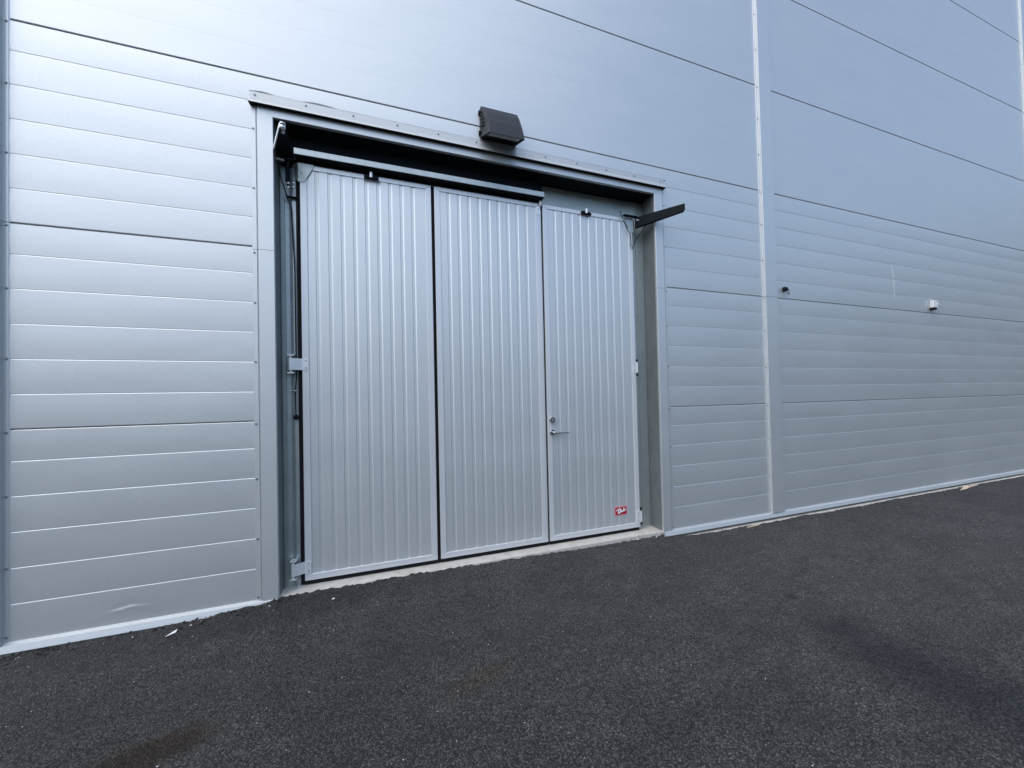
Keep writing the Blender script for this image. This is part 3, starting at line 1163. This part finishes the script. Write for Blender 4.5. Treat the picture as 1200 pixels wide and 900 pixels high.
# white sensor box and black cable eye on the right wall -----------------------
sb = empty('sensor_box', (7.10, 0, 2.44), 'small white sensor box on the wall right of the cover strip', 'sensor')
b = MB()
b.box(7.050, 7.140, -0.050, -0.004, 2.470, 2.572)
b.build('case', 'white', sb, 0.006, 2)
b = MB()
b.cyl((7.141, -0.028, 2.522), (7.168, -0.027, 2.522), 0.030, 14, 0.025)
b.build('knuckle', 'white', sb)
b = MB()
b.box(7.050, 7.120, -0.050, -0.006, 2.442, 2.4695)
b.build('gland', 'black', sb)
b = MB()
b.cyl((7.04, -0.0008, 2.52), (7.04, -0.0035, 2.52), 0.055, 18)
b.build('seal_ring', 'flash', sb)
ce = empty('cable_eye', (4.18, 0, 2.45), 'small black cable eye with a loop beside the cover strip', 'bracket')
b = MB()
b.box(4.150, 4.182, -0.030, -0.002, 2.478, 2.528)
b.cyl((4.166, -0.028, 2.500), (4.166, -0.046, 2.500), 0.022, 12)
b.build('socket', 'black', ce, 0.002)
b = MB()
b.tube([(4.168, -0.040, 2.482), (4.176, -0.042, 2.452), (4.192, -0.042, 2.440), (4.204, -0.042, 2.452), (4.206, -0.040, 2.480), (4.196, -0.038, 2.500), (4.182, -0.036, 2.506)], 0.0032, 6)
b.build('loop', 'dark', ce)
b = MB()
b.box(4.172, 4.200, -0.045, -0.034, 2.509, 2.519)
b.build('white_tab', 'white', ce)


# ------------------------------------------------------------------ loose bits on the asphalt
def gz(x, y):
    return float(gheight(np.array([[x]]), np.array([[y]]))[0, 0])


def chip_geo(b, x, y, z, s, flat=0.6):
    pts = []
    for dx, dy, dz in ((1, 0, 0), (-1, 0, 0), (0, 1, 0), (0, -1, 0), (0.3, 0.2, 1), (-0.2, 0.1, -1)):
        k = s * random.uniform(0.6, 1.2)
        pts.append((x + dx * k, y + dy * k * 0.8, z + s * flat * 0.6 + dz * k * flat))
    b.add(pts, [(0, 2, 4), (2, 1, 4), (1, 3, 4), (3, 0, 4), (2, 0, 5), (1, 2, 5), (3, 1, 5), (0, 3, 5)])


def stone(x, y, s, label, name='stone_chip', mat='chip', group='pale stone chips on the asphalt'):
    b = MB()
    chip_geo(b, x, y, gz(x, y), s)
    return tag(b.build(name, mat), label, 'stone', group)


z = gz(-1.30, -0.165)
b = MB()
b.prism([(-1.326, -0.194, z + 0.004), (-1.302, -0.184, z + 0.008), (-1.287, -0.170, z + 0.008), (-1.290, -0.145, z + 0.014), (-1.306, -0.164, z + 0.010)], (0, 0, 0.002))
tag(b.build('paper_shard', 'white'), 'white triangular shard lying on the asphalt left of the door', 'shard')
stone(-0.445, -0.158, 0.011, 'large pale stone chip before the left door leaf')
stone(-0.21, -0.03, 0.006, 'small pale chip close to the threshold under the left leaf')
stone(-1.235, -0.118, 0.008, 'pale chip just behind the white triangular shard')
stone(-0.83, -0.10, 0.006, 'pale chip below the left casing foot')
stone(-1.52, -0.105, 0.006, 'pale chip under the dented panel')
stone(2.10, 0.0, 0.016, 'pale chip at the threshold under the red sticker')
stone(2.30, -0.03, 0.014, 'pale chip at the foot of the right casing')
stone(2.385, -0.05, 0.008, 'small chip by the end of the right base flashing')
z = gz(3.4, -0.06)
b = MB()
b.prism([(3.36, -0.118, z + 0.004), (3.43, -0.114, z + 0.004), (3.50, -0.112, z + 0.005), (3.56, -0.104, z + 0.005), (3.545, -0.096, z + 0.005), (3.47, -0.102, z + 0.005), (3.40, -0.103, z + 0.004)], (0, 0, 0.006))
tag(b.build('wood_sliver', 'wood'), 'pale wood sliver along the wall foot left of the cover strip', 'wood')
b = MB()
z = gz(7.5, -0.1)
b.prism([(7.22, -0.165, z + 0.004), (7.36, -0.150, z + 0.004), (7.40, -0.158, z + 0.004), (7.56, -0.125, z + 0.005), (7.78, -0.108, z + 0.006), (7.86, -0.098, z + 0.006), (7.66, -0.092, z + 0.006), (7.60, -0.080, z + 0.006), (7.50, -0.088, z + 0.005), (7.44, -0.108, z + 0.005), (7.36, -0.128, z + 0.004)], (0, 0, 0.008))
tag(b.build('broken_board', 'wood'), 'pale broken board lying at the far wall foot', 'wood')
b = MB()
rs = random.Random(3)
for _ in range(420):
    x, y = rs.uniform(-2.6, 6.5), -abs(rs.gauss(0, 1.0)) - 0.03
    if y < -2.9:
        continue
    chip_geo(b, x, y, gz(x, y), rs.choice((0.0022, 0.003, 0.003, 0.004)))
tag(b.build('grit', 'chip'), 'fine pale grit scattered over the asphalt', 'grit', kind='stuff')

# broken asphalt crumbs gathered along the wall foot and the threshold
b = MB()
rs = random.Random(11)
for _ in range(620):
    if rs.random() < 0.6:
        x = rs.uniform(-2.3, 0.4)
        y = -0.035 - abs(rs.gauss(0, 0.045)) if x < -0.8 else -0.008 - abs(rs.gauss(0, 0.05))
    else:
        x = rs.uniform(0.4, 7.0)
        y = (-0.012 if x < 2.4 else -0.062) - abs(rs.gauss(0, 0.04))
    chip_geo(b, x, y, gz(x, y) - 0.002, rs.choice((0.003, 0.004, 0.005, 0.007, 0.010)) * (1.2 if x < -0.7 else 0.8), 0.8)
tag(b.build('asphalt_crumbs', 'asphalt'), 'loose dark asphalt crumbs along the wall foot', 'crumbs', kind='stuff')
